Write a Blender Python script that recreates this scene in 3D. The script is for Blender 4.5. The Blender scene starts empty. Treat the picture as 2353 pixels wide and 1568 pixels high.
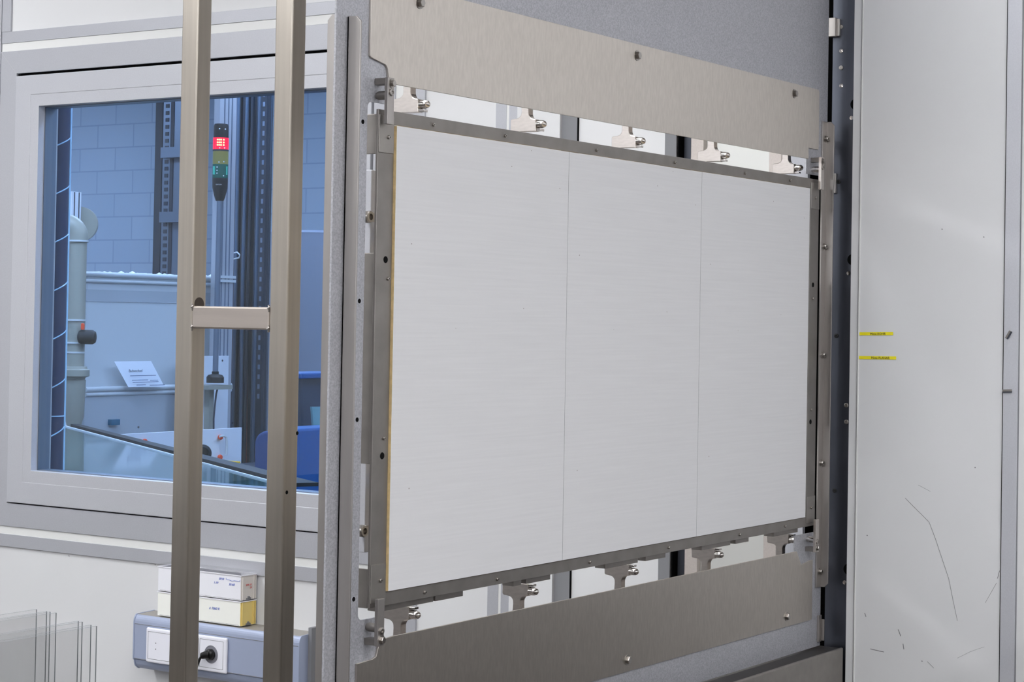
import bpy, math, random
from mathutils import Vector, Matrix

random.seed(7)
SC = bpy.context.scene
COL = SC.collection

# ------------------------------------------------------------------ camera
YAW, PITCH, ROLL = (math.radians(a) for a in (33.6026, 1.1443, 1.0069))
FPX, CY = 4485.1, 637.65          # focal length and principal row for a 2353 x 1568 frame
EYE = Vector((0, 0, 1.6))
f0 = Vector((math.cos(YAW), math.sin(YAW), 0)); r0 = Vector((math.sin(YAW), -math.cos(YAW), 0)); zz = Vector((0, 0, 1))
FW = f0*math.cos(PITCH) + zz*math.sin(PITCH)
up = zz*math.cos(PITCH) - f0*math.sin(PITCH)
RT = r0*math.cos(ROLL) + up*math.sin(ROLL)
UP = up*math.cos(ROLL) - r0*math.sin(ROLL)
cam = bpy.data.cameras.new('camera'); cam_o = bpy.data.objects.new('camera', cam); COL.objects.link(cam_o)
m = Matrix((RT, UP, -FW)).transposed().to_4x4(); m.translation = EYE; cam_o.matrix_world = m
cam.sensor_fit = 'HORIZONTAL'; cam.sensor_width = 36; cam.lens = 36*FPX/2353
cam.shift_y = (CY - 784)/2353
cam.clip_start = .05; cam.clip_end = 60
SC.camera = cam_o

# ------------------------------------------------------------------ colour and world
SC.view_settings.view_transform = 'Standard'; SC.view_settings.look = 'None'
SC.view_settings.gamma = 1; SC.view_settings.use_curve_mapping = False
SC.view_settings.exposure = 0.10
SC.cycles.transparent_max_bounces = 40
w = bpy.data.worlds.new('world'); SC.world = w; w.use_nodes = True
w.node_tree.nodes['Background'].inputs[0].default_value = (.75, .8, .9, 1)
w.node_tree.nodes['Background'].inputs[1].default_value = .15
LAMP_MAIN = 16.0      # ceiling panels of this room
LAMP_NEXT = 23     # ceiling panels of the room behind the window

# ------------------------------------------------------------------ helpers
def rayd(px, py):
    return FW + RT*((px-1176.5)/FPX) - UP*((py-CY)/FPX)
def onX(px, py, X):
    d = rayd(px, py); return EYE + d*(X/d.x)
def onY(px, py, Y):
    d = rayd(px, py); return EYE + d*(Y/d.y)
def onZ(px, py, Z):
    d = rayd(px, py); return EYE + d*((Z-1.6)/d.z)

def srgb(c):
    return tuple((x/255/12.92 if x/255 <= .04045 else ((x/255+.055)/1.055)**2.4) for x in c) + (1,)

def mat(name, rgb, rough=.5, metal=0, spec=.5, noise=0, nscale=200, nstretch=(1, 1, 1), bump=0, bscale=300, emit=None, estr=0, coat=0, aniso=0, rvar=0, col2=None):
    M = bpy.data.materials.new(name); M.use_nodes = True
    nt = M.node_tree; b = nt.nodes['Principled BSDF']
    b.inputs['Base Color'].default_value = srgb(rgb); b.inputs['Roughness'].default_value = rough
    b.inputs['Metallic'].default_value = metal
    b.inputs['Specular IOR Level'].default_value = spec
    b.inputs['Coat Weight'].default_value = coat
    b.inputs['Anisotropic'].default_value = aniso
    if emit:
        b.inputs['Emission Color'].default_value = srgb(emit); b.inputs['Emission Strength'].default_value = estr
    if aniso:
        tg_ = nt.nodes.new('ShaderNodeCombineXYZ'); tg_.inputs[0].default_value = 1; tg_.inputs[1].default_value = .7
        nt.links.new(tg_.outputs[0], b.inputs['Tangent'])
    if noise or bump or rvar:
        tc = nt.nodes.new('ShaderNodeTexCoord'); mp = nt.nodes.new('ShaderNodeMapping')
        mp.inputs['Scale'].default_value = nstretch
        nt.links.new(tc.outputs['Object'], mp.inputs['Vector'])
        n = nt.nodes.new('ShaderNodeTexNoise'); n.inputs['Scale'].default_value = nscale; n.inputs['Detail'].default_value = 3
        nt.links.new(mp.outputs[0], n.inputs['Vector'])
        if noise:
            mx = nt.nodes.new('ShaderNodeMix'); mx.data_type = 'RGBA'
            c = srgb(rgb)
            lo = tuple(max(0, x*(1-noise)) for x in c[:3]) + (1,); hi = tuple(min(1, x*(1+noise)) for x in c[:3]) + (1,)
            if col2: hi = srgb(col2)
            mx.inputs[6].default_value = lo; mx.inputs[7].default_value = hi
            cr = nt.nodes.new('ShaderNodeMapRange'); cr.inputs['From Min'].default_value = .32; cr.inputs['From Max'].default_value = .68
            nt.links.new(n.outputs['Fac'], cr.inputs['Value'])
            nt.links.new(cr.outputs[0], mx.inputs[0]); nt.links.new(mx.outputs[2], b.inputs['Base Color'])
        if rvar:
            n3 = nt.nodes.new('ShaderNodeTexNoise'); n3.inputs['Scale'].default_value = 6
            nt.links.new(tc.outputs['Object'], n3.inputs['Vector'])
            mr = nt.nodes.new('ShaderNodeMapRange'); mr.inputs['To Min'].default_value = rough-rvar; mr.inputs['To Max'].default_value = rough+rvar
            nt.links.new(n3.outputs['Fac'], mr.inputs['Value']); nt.links.new(mr.outputs[0], b.inputs['Roughness'])
        if bump:
            n2 = nt.nodes.new('ShaderNodeTexNoise'); n2.inputs['Scale'].default_value = bscale; n2.inputs['Detail'].default_value = 2
            nt.links.new(mp.outputs[0], n2.inputs['Vector'])
            bp = nt.nodes.new('ShaderNodeBump'); bp.inputs['Strength'].default_value = bump; bp.inputs['Distance'].default_value = .001
            nt.links.new(n2.outputs['Fac'], bp.inputs['Height']); nt.links.new(bp.outputs[0], b.inputs['Normal'])
    return M

def glassmat(name, tint, refl=1.0, rough=0.0):
    M = bpy.data.materials.new(name); M.use_nodes = True; nt = M.node_tree; nt.nodes.clear()
    out = nt.nodes.new('ShaderNodeOutputMaterial'); mx = nt.nodes.new('ShaderNodeMixShader')
    t = nt.nodes.new('ShaderNodeBsdfTransparent'); t.inputs[0].default_value = srgb(tint)
    g = nt.nodes.new('ShaderNodeBsdfGlossy'); g.inputs['Roughness'].default_value = rough
    fr = nt.nodes.new('ShaderNodeFresnel'); fr.inputs[0].default_value = 1.0 + .5*refl
    geo = nt.nodes.new('ShaderNodeNewGeometry'); inv = nt.nodes.new('ShaderNodeMath'); inv.operation = 'SUBTRACT'; inv.inputs[0].default_value = 1
    nt.links.new(geo.outputs['Backfacing'], inv.inputs[1])
    ml = nt.nodes.new('ShaderNodeMath'); ml.operation = 'MULTIPLY'
    nt.links.new(fr.outputs[0], ml.inputs[0]); nt.links.new(inv.outputs[0], ml.inputs[1])
    nt.links.new(ml.outputs[0], mx.inputs[0]); nt.links.new(t.outputs[0], mx.inputs[1]); nt.links.new(g.outputs[0], mx.inputs[2])
    nt.links.new(mx.outputs[0], out.inputs[0])
    return M

M = {}
M['wall'] = mat('panel_white', (219, 219, 220), .45, spec=.4, noise=.02, nscale=3)
M['alu'] = mat('anodised_aluminium', (184, 185, 191), .42, metal=.25, noise=.03, nscale=400)
M['alu_sash'] = mat('anodised_sash', (195, 196, 202), .42, metal=.25, noise=.03, nscale=400)
M['white_gap'] = mat('profile_white', (226, 226, 224), .5)
M['black'] = mat('black_gap', (10, 10, 11), .8, spec=.1)
M['rubber'] = mat('black_rubber', (26, 26, 28), .6)
M['seam'] = mat('seam_grey', (130, 130, 134), .7)
M['seam_l'] = mat('seam_light', (190, 190, 192), .7)
M['grit'] = mat('grit_blasted_steel', (176, 176, 181), .5, metal=.5, noise=.16, nscale=420, bump=.35, bscale=500, rvar=.05)
M['board_back_steel'] = mat('darkened_steel', (70, 62, 56), .5, metal=.5)  # plate back darkened so the posts reflect less light; also heat tint
M['cover'] = mat('rolled_stainless', (198, 191, 183), .40, metal=.95, aniso=.8, noise=.05, nscale=260, nstretch=(1, 1, .25), bump=.08, bscale=300)
M['frame'] = mat('dark_steel_frame', (140, 135, 131), .46, metal=.85, noise=.09, nscale=25, bump=.06, bscale=500)
M['frame_s'] = mat('stainless_corner', (152, 147, 142), .42, metal=.85, noise=.06, nscale=40)
M['rail'] = mat('brushed_rail', (170, 165, 161), .38, metal=.85, noise=.06, nscale=60, nstretch=(1, 1, .1))
M['ladder'] = mat('brushed_tube', (190, 182, 171), .38, metal=.95, aniso=.8, noise=.07, nscale=70, nstretch=(1, 1, .04), rvar=.06)
M['rung'] = mat('brushed_rung', (192, 182, 174), .38, metal=.85, noise=.05, nscale=70, nstretch=(1, .05, 1))
M['machined'] = mat('milled_aluminium', (214, 206, 200), .28, metal=.97, noise=.05, nscale=300, nstretch=(1, .3, 1))
M['chrome'] = mat('polished_steel', (205, 200, 196), .16, metal=1)
M['bolt'] = mat('screw_steel', (170, 165, 160), .28, metal=1)
M['dark'] = mat('dark_oiled_steel', (92, 95, 104), .34, metal=.9, noise=.12, nscale=30, nstretch=(1, 1, .2))
M['pink'] = mat('bare_steel', (205, 196, 190), .4, metal=.4, noise=.04, nscale=300)
M['sheen'] = mat('shiny_sheet', (226, 226, 222), .3, metal=.4)
M['board_back'] = mat('raw_board_back', (188, 178, 162), .8, noise=.1, nscale=60)
M['orange_edge'] = mat('raw_board_edge', (232, 204, 150), .8, noise=.12, nscale=120)
M['text'] = mat('print_black', (25, 25, 20), .7)
M['blue_ink'] = mat('blue_marker', (60, 90, 190), .7)
M['red_ink'] = mat('red_marker', (200, 50, 50), .7)
M['yellow'] = mat('yellow_tape', (240, 228, 10), .45)
M['mark'] = mat('scuff_grey', (120, 120, 122), .8)
M['floor'] = mat('floor_grey', (80, 74, 70), .45, noise=.08, nscale=4)
M['ceil'] = mat('ceiling_white', (225, 225, 225), .7)
M['lamp'] = mat('lamp_diffuser', (255, 255, 255), .5, emit=(250, 252, 255), estr=LAMP_MAIN)
M['lamp2'] = mat('lamp_diffuser_cool', (255, 255, 255), .5, emit=(198, 216, 255), estr=LAMP_NEXT)
M['duct'] = mat('trunking_blue_grey', (168, 178, 203), .42, metal=.2)
M['duct_top'] = mat('trunking_top', (160, 156, 150), .5, metal=.2)
M['socket'] = mat('socket_white', (238, 238, 246), .35)
M['socket_in'] = mat('socket_recess', (150, 150, 160), .35, metal=.3)
M['cable'] = mat('cable_black', (12, 12, 13), .4)
M['box_w'] = mat('box_white', (240, 240, 246), .5)
M['box_y'] = mat('box_cream', (247, 247, 240), .5)
M['box_yy'] = mat('box_yellow', (235, 210, 130), .45)
M['box_c'] = mat('box_clear_grey', (222, 216, 210), .35)
M['pane'] = glassmat('window_glass', (243, 249, 252), .9)
M['sheet'] = glassmat('clear_glass', (253, 253, 253), .8)
M['sheet_edge'] = mat('glass_edge', (120, 126, 128), .3)
M['bench'] = mat('reflection_dark', (46, 42, 40), .5)  # dark tone for the added cabinets and the trough's painted-in reflection
# neighbouring room
M['pvc'] = mat('pvc_grey', (158, 156, 144), .45)
M['tank'] = mat('tank_white', (206, 210, 212), .4)
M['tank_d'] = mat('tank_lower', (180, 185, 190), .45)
M['boardw'] = mat('board_white', (232, 234, 240), .4)
M['orange'] = mat('orange_plastic', (238, 80, 40), .4)
M['tubeblue'] = mat('dark_duct', (26, 46, 82), .35)
M['seam_highlight_blue'] = mat('pale_blue_seam_highlight', (185, 225, 255), .15)  # seam colour, also used for the duct's painted edge highlight
M['strut'] = mat('strut_zinc', (120, 130, 145), .4, metal=.5)
M['strut_d'] = mat('strut_dark', (52, 56, 66), .6)
M['cab1'] = mat('hose_dark', (36, 46, 60), .45)
M['cab2'] = mat('hose_grey', (84, 102, 124), .4)
M['cab3'] = mat('hose_clear', (118, 130, 150), .25)
M['cab4'] = mat('hose_rust', (140, 82, 76), .5)
M['yel'] = mat('stack_yellow', (150, 140, 70), .3)
M['grn'] = mat('stack_green', (10, 100, 85), .25)
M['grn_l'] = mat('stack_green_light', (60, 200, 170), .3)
M['red'] = mat('stack_red', (230, 10, 50), .3, emit=(255, 0, 50), estr=1.6)
M['led'] = mat('stack_led', (255, 200, 120), .3, emit=(255, 190, 110), estr=4)
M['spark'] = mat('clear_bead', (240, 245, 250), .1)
M['bluep'] = mat('blue_plastic', (10, 84, 150), .4)
M['navy'] = mat('navy_plastic', (40, 56, 78), .4)
M['seatblue'] = mat('blue_fabric', (50, 74, 122), .8)
M['teal'] = mat('teal_glass', (110, 160, 170), .15)
M['tealbox'] = mat('teal_plastic', (0, 100, 130), .4)
M['tabletop'] = mat('dark_glass_top', (74, 102, 100), .06, spec=.8, noise=.25, nscale=4)
M['yel2'] = mat('yellow_plastic', (240, 190, 40), .5)
M['greytank'] = mat('grey_tank', (150, 156, 172), .45)
def tilemat():
    X = mat('ceramic_board', (212, 212, 213), .7, spec=.25)
    nt = X.node_tree; b = nt.nodes['Principled BSDF']
    tc = nt.nodes.new('ShaderNodeTexCoord')
    mp = nt.nodes.new('ShaderNodeMapping'); mp.inputs['Scale'].default_value = (6, 1, 260)
    nt.links.new(tc.outputs['Object'], mp.inputs[0])
    n = nt.nodes.new('ShaderNodeTexNoise'); n.inputs['Scale'].default_value = 1.0; n.inputs['Detail'].default_value = 4
    nt.links.new(mp.outputs[0], n.inputs['Vector'])
    sp = nt.nodes.new('ShaderNodeTexVoronoi'); sp.inputs['Scale'].default_value = 22
    nt.links.new(tc.outputs['Object'], sp.inputs['Vector'])
    lt = nt.nodes.new('ShaderNodeMath'); lt.operation = 'LESS_THAN'; lt.inputs[1].default_value = .022
    nt.links.new(sp.outputs['Distance'], lt.inputs[0])
    r = nt.nodes.new('ShaderNodeMapRange'); r.inputs['From Min'].default_value = .3; r.inputs['From Max'].default_value = .7
    r.inputs['To Min'].default_value = 0; r.inputs['To Max'].default_value = 1
    nt.links.new(n.outputs['Fac'], r.inputs[0])
    mx = nt.nodes.new('ShaderNodeMix'); mx.data_type = 'RGBA'
    mx.inputs[6].default_value = srgb((209, 208, 209)); mx.inputs[7].default_value = srgb((214, 213, 214))
    nt.links.new(r.outputs[0], mx.inputs[0])
    m2 = nt.nodes.new('ShaderNodeMix'); m2.data_type = 'RGBA'; m2.inputs[7].default_value = srgb((140, 132, 128))
    nt.links.new(lt.outputs[0], m2.inputs[0]); nt.links.new(mx.outputs[2], m2.inputs[6])
    nt.links.new(m2.outputs[2], b.inputs['Base Color'])
    bp = nt.nodes.new('ShaderNodeBump'); bp.inputs['Strength'].default_value = .05; bp.inputs['Distance'].default_value = .001
    nt.links.new(n.outputs['Fac'], bp.inputs['Height']); nt.links.new(bp.outputs[0], b.inputs['Normal'])
    return X
M['tile'] = tilemat()
def brickmat():
    X = mat('painted_block', (150, 160, 185), .7)
    nt = X.node_tree; b = nt.nodes['Principled BSDF']
    tc = nt.nodes.new('ShaderNodeTexCoord'); s = nt.nodes.new('ShaderNodeSeparateXYZ'); c = nt.nodes.new('ShaderNodeCombineXYZ')
    nt.links.new(tc.outputs['Object'], s.inputs[0]); nt.links.new(s.outputs['Y'], c.inputs['X']); nt.links.new(s.outputs['Z'], c.inputs['Y'])
    k = nt.nodes.new('ShaderNodeTexBrick'); k.inputs['Scale'].default_value = 1
    k.inputs['Brick Width'].default_value = .30; k.inputs['Row Height'].default_value = .14; k.inputs['Mortar Size'].default_value = .004
    k.inputs['Color1'].default_value = srgb((166, 178, 192)); k.inputs['Color2'].default_value = srgb((171, 182, 195)); k.inputs['Mortar'].default_value = srgb((148, 160, 176))
    nt.links.new(c.outputs[0], k.inputs['Vector']); nt.links.new(k.outputs['Color'], b.inputs['Base Color'])
    return X
M['brick'] = brickmat()

class MB:
    def __init__(s): s.v = []; s.f = []
    def _add(s, vs, fs):
        o = len(s.v); s.v += [Vector(v) for v in vs]; s.f += [tuple(i+o for i in f) for f in fs]; return s
    def box(s, x0, x1, y0, y1, z0, z1):
        if x0 > x1: x0, x1 = x1, x0
        if y0 > y1: y0, y1 = y1, y0
        if z0 > z1: z0, z1 = z1, z0
        v = [(x, y, z) for z in (z0, z1) for y in (y0, y1) for x in (x0, x1)]
        return s._add(v, [(0, 2, 3, 1), (4, 5, 7, 6), (0, 1, 5, 4), (2, 6, 7, 3), (0, 4, 6, 2), (1, 3, 7, 5)])
    def prism(s, pts, ax, a0, a1):
        """pts: 2-D outline in the two other axes (in x,y,z order), extruded along ax"""
        def P(p, a):
            q = [p[0], p[1]]; q.insert('xyz'.index(ax), a); return q
        n = len(pts)
        A = sum(pts[i][0]*pts[(i+1) % n][1]-pts[(i+1) % n][0]*pts[i][1] for i in range(n))
        if (A < 0) != (ax == 'y'): pts = pts[::-1]
        if a0 > a1: a0, a1 = a1, a0
        v = [P(p, a0) for p in pts] + [P(p, a1) for p in pts]
        f = [tuple(range(n))[::-1], tuple(range(n, 2*n))] + [(i, (i+1) % n, (i+1) % n+n, i+n) for i in range(n)]
        return s._add(v, f)
    def ring(s, o, i, ax, a0, a1):
        """rectangular ring: o/i = (p0,p1,q0,q1) outer and inner, in the two axes other than ax"""
        def P(p, q, a):
            l = [p, q]; l.insert('xyz'.index(ax), a); return l
        O = [(o[0], o[2]), (o[1], o[2]), (o[1], o[3]), (o[0], o[3])]; I = [(i[0], i[2]), (i[1], i[2]), (i[1], i[3]), (i[0], i[3])]
        v = [P(*p, a) for a in (a0, a1) for p in O+I]; f = []
        for k in range(4):
            l = (k+1) % 4
            f += [(k, l, 4+l, 4+k), (8+k, 12+k, 12+l, 8+l), (k, 8+k, 8+l, l), (4+k, 4+l, 12+l, 12+k)]
        return s._add(v, f)
    def lathe(s, prof, org, axis, seg=24):
        """prof: (radius, distance along axis) pairs"""
        a = Vector(axis).normalized(); t = Vector((0, 0, 1)) if abs(a.z) < .9 else Vector((1, 0, 0))
        p = a.cross(t).normalized(); q = a.cross(p); org = Vector(org); v = []; f = []
        for r, h in prof:
            for k in range(seg):
                th = 2*math.pi*k/seg; v.append(org + a*h + (p*math.cos(th)+q*math.sin(th))*max(r, 1e-5))
        for j in range(len(prof)-1):
            for k in range(seg):
                l = (k+1) % seg; f.append((j*seg+k, j*seg+l, (j+1)*seg+l, (j+1)*seg+k))
        f.append(tuple(range(seg))[::-1]); f.append(tuple(range((len(prof)-1)*seg, len(prof)*seg)))
        return s._add(v, f)
    def cyl(s, a, b, r, seg=20):
        a, b = Vector(a), Vector(b); return s.lathe([(r, 0), (r, (b-a).length)], a, b-a, seg)
    def tube(s, path, r, seg=10):
        path = [Vector(p) for p in path]; n = len(path); v = []; f = []; prev = None
        for i, p in enumerate(path):
            d = (path[min(i+1, n-1)]-path[max(i-1, 0)]).normalized()
            if prev is None:
                t = Vector((0, 0, 1)) if abs(d.z) < .9 else Vector((1, 0, 0)); u = d.cross(t).normalized()
            else: u = (prev - d*prev.dot(d)).normalized()
            prev = u; w_ = d.cross(u); rr = r[i] if isinstance(r, (list, tuple)) else r
            for k in range(seg):
                th = 2*math.pi*k/seg; v.append(p+(u*math.cos(th)+w_*math.sin(th))*rr)
        for j in range(n-1):
            for k in range(seg):
                l = (k+1) % seg; f.append((j*seg+k, j*seg+l, (j+1)*seg+l, (j+1)*seg+k))
        f.append(tuple(range(seg))[::-1]); f.append(tuple(range((n-1)*seg, n*seg)))
        return s._add(v, f)
    def quad(s, a, b, c, d, th):
        """slab: four corners and a thickness vector"""
        P = [Vector(x) for x in (a, b, c, d)]; T = Vector(th)
        return s._add(P+[p+T for p in P], [(3, 2, 1, 0), (4, 5, 6, 7), (0, 1, 5, 4), (1, 2, 6, 5), (2, 3, 7, 6), (3, 0, 4, 7)])

WPOS = {}
def tag(o, label=None, cat=None, group=None, kind=None):
    if label: o['label'] = label
    if cat: o['category'] = cat
    if group: o['group'] = group
    if kind: o['kind'] = kind
    return o
def empty(name, loc, label=None, cat=None, group=None, kind=None, parent=None):
    o = bpy.data.objects.new(name, None); COL.objects.link(o); o.empty_display_size = .05
    pw = WPOS[parent] if parent else Vector((0, 0, 0))
    if parent: o.parent = parent
    o.location = Vector(loc)-pw; WPOS[o] = Vector(loc)
    return tag(o, label, cat, group, kind)
def obj(name, mb, material, parent=None, label=None, cat=None, group=None, kind=None, bevel=0, smooth=False, seg=2):
    me = bpy.data.meshes.new(name)
    lo = Vector([min(v[i] for v in mb.v) for i in range(3)]); hi = Vector([max(v[i] for v in mb.v) for i in range(3)])
    c = (lo+hi)/2
    me.from_pydata([v-c for v in mb.v], [], mb.f)
    mats = material if isinstance(material, list) else [material]
    for x in mats: me.materials.append(M[x])
    me.validate(); me.update()
    import bmesh
    bm = bmesh.new(); bm.from_mesh(me); bmesh.ops.recalc_face_normals(bm, faces=bm.faces); bm.to_mesh(me); bm.free()
    o = bpy.data.objects.new(name, me); COL.objects.link(o)
    if parent: o.parent = parent; o.location = c-WPOS[parent]
    else: o.location = c
    WPOS[o] = c
    if smooth:
        me.polygons.foreach_set('use_smooth', [True]*len(me.polygons)); me.update()
        me.set_sharp_from_angle(angle=math.radians(38))
    if bevel:
        b = o.modifiers.new('bevel', 'BEVEL'); b.width = bevel; b.segments = seg; b.limit_method = 'ANGLE'; b.angle_limit = math.radians(40)
        b.harden_normals = False
    return tag(o, label, cat, group, kind)
def setmat(o, fn):
    """choose a second material by face normal / centre"""
    for p in o.data.polygons: p.material_index = fn(p)
def text(s, size, org, xdir, material, parent, name='lettering', thick=.0002, align='LEFT', slant=0, sx=1):
    cu = bpy.data.curves.new(name, 'FONT'); cu.body = s; cu.size = size; cu.extrude = thick; cu.align_x = align; cu.shear = slant
    cu.resolution_u = 3
    t = bpy.data.objects.new('tmp', cu); COL.objects.link(t)
    me = bpy.data.meshes.new_from_object(t.evaluated_get(bpy.context.evaluated_depsgraph_get()))
    bpy.data.objects.remove(t); bpy.data.curves.remove(cu)
    x = Vector(xdir).normalized(); z = Vector((0, 0, 1)); n = x.cross(z)
    me.transform(Matrix((x*sx, z, n)).transposed().to_4x4())
    me.materials.clear(); me.materials.append(M[material])
    o = bpy.data.objects.new(name, me); COL.objects.link(o); o.parent = parent; o.location = Vector(org)-WPOS[parent]; WPOS[o] = Vector(org)
    return o
def arc(c, r, a0, a1, n=6):
    return [(c[0]+r*math.cos(math.radians(a0+(a1-a0)*i/n)), c[1]+r*math.sin(math.radians(a0+(a1-a0)*i/n))) for i in range(n+1)]

# ------------------------------------------------------------------ the room shell
WX = 3.42                       # face of the panelled wall
X0, Y0, Y1, ZC = -3.2, -3.6, 6.2, 3.0
SL0, SL1 = 1.505, 1.882         # slot in the wall for the machine
GY0, GY1, GZ0, GZ1 = 2.643, 3.788, 1.1062, 2.1936   # opening of the window
b = MB()
b.box(WX, WX+.10, Y0, 1.40, 0, ZC); b.box(WX, WX+.012, 1.40, SL0, 0, ZC)
b.box(WX, WX+.10, SL1, GY0, 0, ZC); b.box(WX, WX+.10, GY1, Y1, 0, ZC)
b.box(WX, WX+.10, GY0, GY1, 0, GZ0); b.box(WX, WX+.10, GY0, GY1, GZ1, ZC)
obj('wall_back', b, 'wall', kind='structure')
b = MB(); b.box(X0, WX+.1, Y0, Y1, -.1, 0); b.box(WX+.1, 9, 1, 11, -.1, 0)
obj('floor', b, 'floor', kind='structure')
b = MB(); b.box(X0, WX+.1, Y0, Y1, ZC, ZC+.1); b.box(WX+.1, 9, 1, 11, ZC+.2, ZC+.3)
obj('ceiling', b, 'ceil', kind='structure')
obj('wall_left', MB().box(X0, WX+.1, Y1, Y1+.1, 0, ZC), 'wall', kind='structure')
obj('wall_right', MB().box(X0, WX+.1, Y0-.1, Y0, 0, ZC), 'wall', kind='structure')
obj('wall_front', MB().box(X0-.1, X0, Y0, Y1, 0, ZC), 'wall', kind='structure')
obj('trim_1', MB().box(WX+.10, WX+.13, 1.38, SL1+.02, 0, ZC), 'black', kind='structure')   # black back of the slot

# aluminium framing round the window
def ring_trim(name, o, i, x, material, par=None, **k):
    return obj(name, MB().ring(o, i, 'x', x, WX+.02), material, par, **k)
win = empty('window_1', (WX, (GY0+GY1)/2, GZ0), kind='structure')
ring_trim('window_frame', (GY0-.0585, GY1+.0585, GZ0-.0585, GZ1+.0585), (GY0, GY1, GZ0, GZ1), WX-.006, 'alu', win, bevel=.0012)
for k, (y_, z_) in enumerate(((GY1, GZ1), (GY1, GZ0), (GY0, GZ1), (GY0, GZ0))):   # mitred corners
    sy = 1 if y_ == GY1 else -1; sz = 1 if z_ == GZ1 else -1
    obj('mitre_joint', MB().quad((WX-.0062, y_, z_), (WX-.0062, y_+sy*.058, z_+sz*.058), (WX-.0062, y_+sy*.0585, z_+sz*.0575), (WX-.0062, y_+sy*.0005, z_-sz*.0005), (.002, 0, 0)), 'seam_l', win)
g = .0045
sash = obj('sash', MB().ring((GY0+g, GY1-g*.5, GZ0+g*.7, GZ1-g*1.6), (GY0+.058, GY1-.058, GZ0+.057, GZ1-.057), 'x', WX-.010, WX+.05), 'alu_sash', win, bevel=.0015)
obj('glazing_bead', MB().ring((GY0+.057, GY1-.057, GZ0+.056, GZ1-.056), (GY0+.087, GY1-.087, GZ0+.0865, GZ1-.0865), 'x', WX-.009, WX+.05), 'alu_sash', sash, bevel=.001)
obj('gasket', MB().ring((GY0+.002, GY1-.001, GZ0+.001, GZ1-.001), (GY0+.02, GY1-.02, GZ0+.02, GZ1-.02), 'x', WX+.006, WX+.06), 'black', win)
obj('pane_gasket', MB().ring((GY0+.085, GY1-.085, GZ0+.085, GZ1-.085), (GY0+.0895, GY1-.0895, GZ0+.0885, GZ1-.0885), 'x', WX+.012, WX+.05), 'strut', win)
pane = MB(); pane.box(WX+.014, WX+.018, GY0+.086, GY1-.086, GZ0+.085, GZ1-.085)
obj('pane', pane, 'pane', win)
pane = MB(); pane.box(WX+.034, WX+.038, GY0+.086, GY1-.086, GZ0+.085, GZ1-.085)
obj('pane', pane, 'pane', win)
obj('window_reveal', MB().ring((GY0-.01, GY1+.01, GZ0-.01, GZ1+.01), (GY0+.07, GY1-.0855, GZ0+.06, GZ1-.07), 'x', WX+.045, WX+.058), 'alu', win)
# white inlay and outer band
R1 = (GY0-.0800, GY1+.5, GZ0-.0790, GZ1+.0795)
t_in = MB()
t_in.box(WX-.003, WX+.01, GY0-.08, 3.846, GZ1+.0585, GZ1+.0795); t_in.box(WX-.003, WX+.01, GY0-.08, 6.1, GZ0-.078, GZ0-.0585)
t_in.box(WX-.003, WX+.01, GY0-.08, GY0-.0585, GZ0-.078, GZ1+.0795)
obj('trim_2', t_in, 'white_gap', kind='structure')
t_o = MB()
t_o.box(WX-.005, WX+.01, GY0-.14, 3.846, GZ1+.0795, GZ1+.109); t_o.box(WX-.005, WX+.01, GY0-.14, 6.1, GZ0-.110, GZ0-.078)
t_o.box(WX-.005, WX+.01, GY0-.139, GY0-.08, 0, ZC)
obj('trim_3', t_o, 'alu', kind='structure', bevel=.0008)
t_l = MB(); t_l.box(WX-.007, WX+.01, 3.8475, 3.99, GZ0-.0585, ZC); t_l.box(WX-.0055, WX+.01, 3.8145, 3.8465, GZ1+.109, ZC)
obj('trim_4', t_l, 'alu', kind='structure', bevel=.0008)
# panel joints seen between the machine parts
def strip(name, y0, y1, material, z0=0, z1=ZC, x=-.004, bevel=0):
    return obj(name, MB().box(WX+x, WX+.01, min(y0, y1), max(y0, y1), z0, z1), material, kind='structure', bevel=bevel)
strip('trim_5', 2.318, 2.291, 'alu'); strip('trim_6', 2.291, 2.284, 'white_gap', x=-.003); strip('trim_7', 2.2835, 2.2625, 'alu', x=-.005)
strip('trim_8', 2.2625, 2.2605, 'seam', x=-.002)
strip('trim_9', 2.2605, 2.1535, 'wall', x=-.010, bevel=.001)
strip('trim_10', 2.1535, 2.1150, 'seam', x=-.003); strip('trim_11', 2.1150, 2.1125, 'black', x=-.004)
strip('trim_12', 1.9080, SL1, 'seam', x=-.004)
# right-hand wall: panel joint, dark joint and silver post
strip('trim_13', 1.4895, 1.4880, 'seam', x=-.0015); strip('trim_14', 1.4880, 1.4862, 'white_gap', x=-.0025)
strip('trim_15', 1.2080, 1.2058, 'rubber', x=-.001); strip('trim_16', 1.2058, 1.1790, 'alu_sash', x=-.004, bevel=.0008)
strip('trim_17', 1.1790, 1.1772, 'seam', x=-.001)
obj('trim_19', MB().box(WX+.001, WX+.10, 1.879, 1.8818, 0, ZC), 'black', kind='structure')
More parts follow.
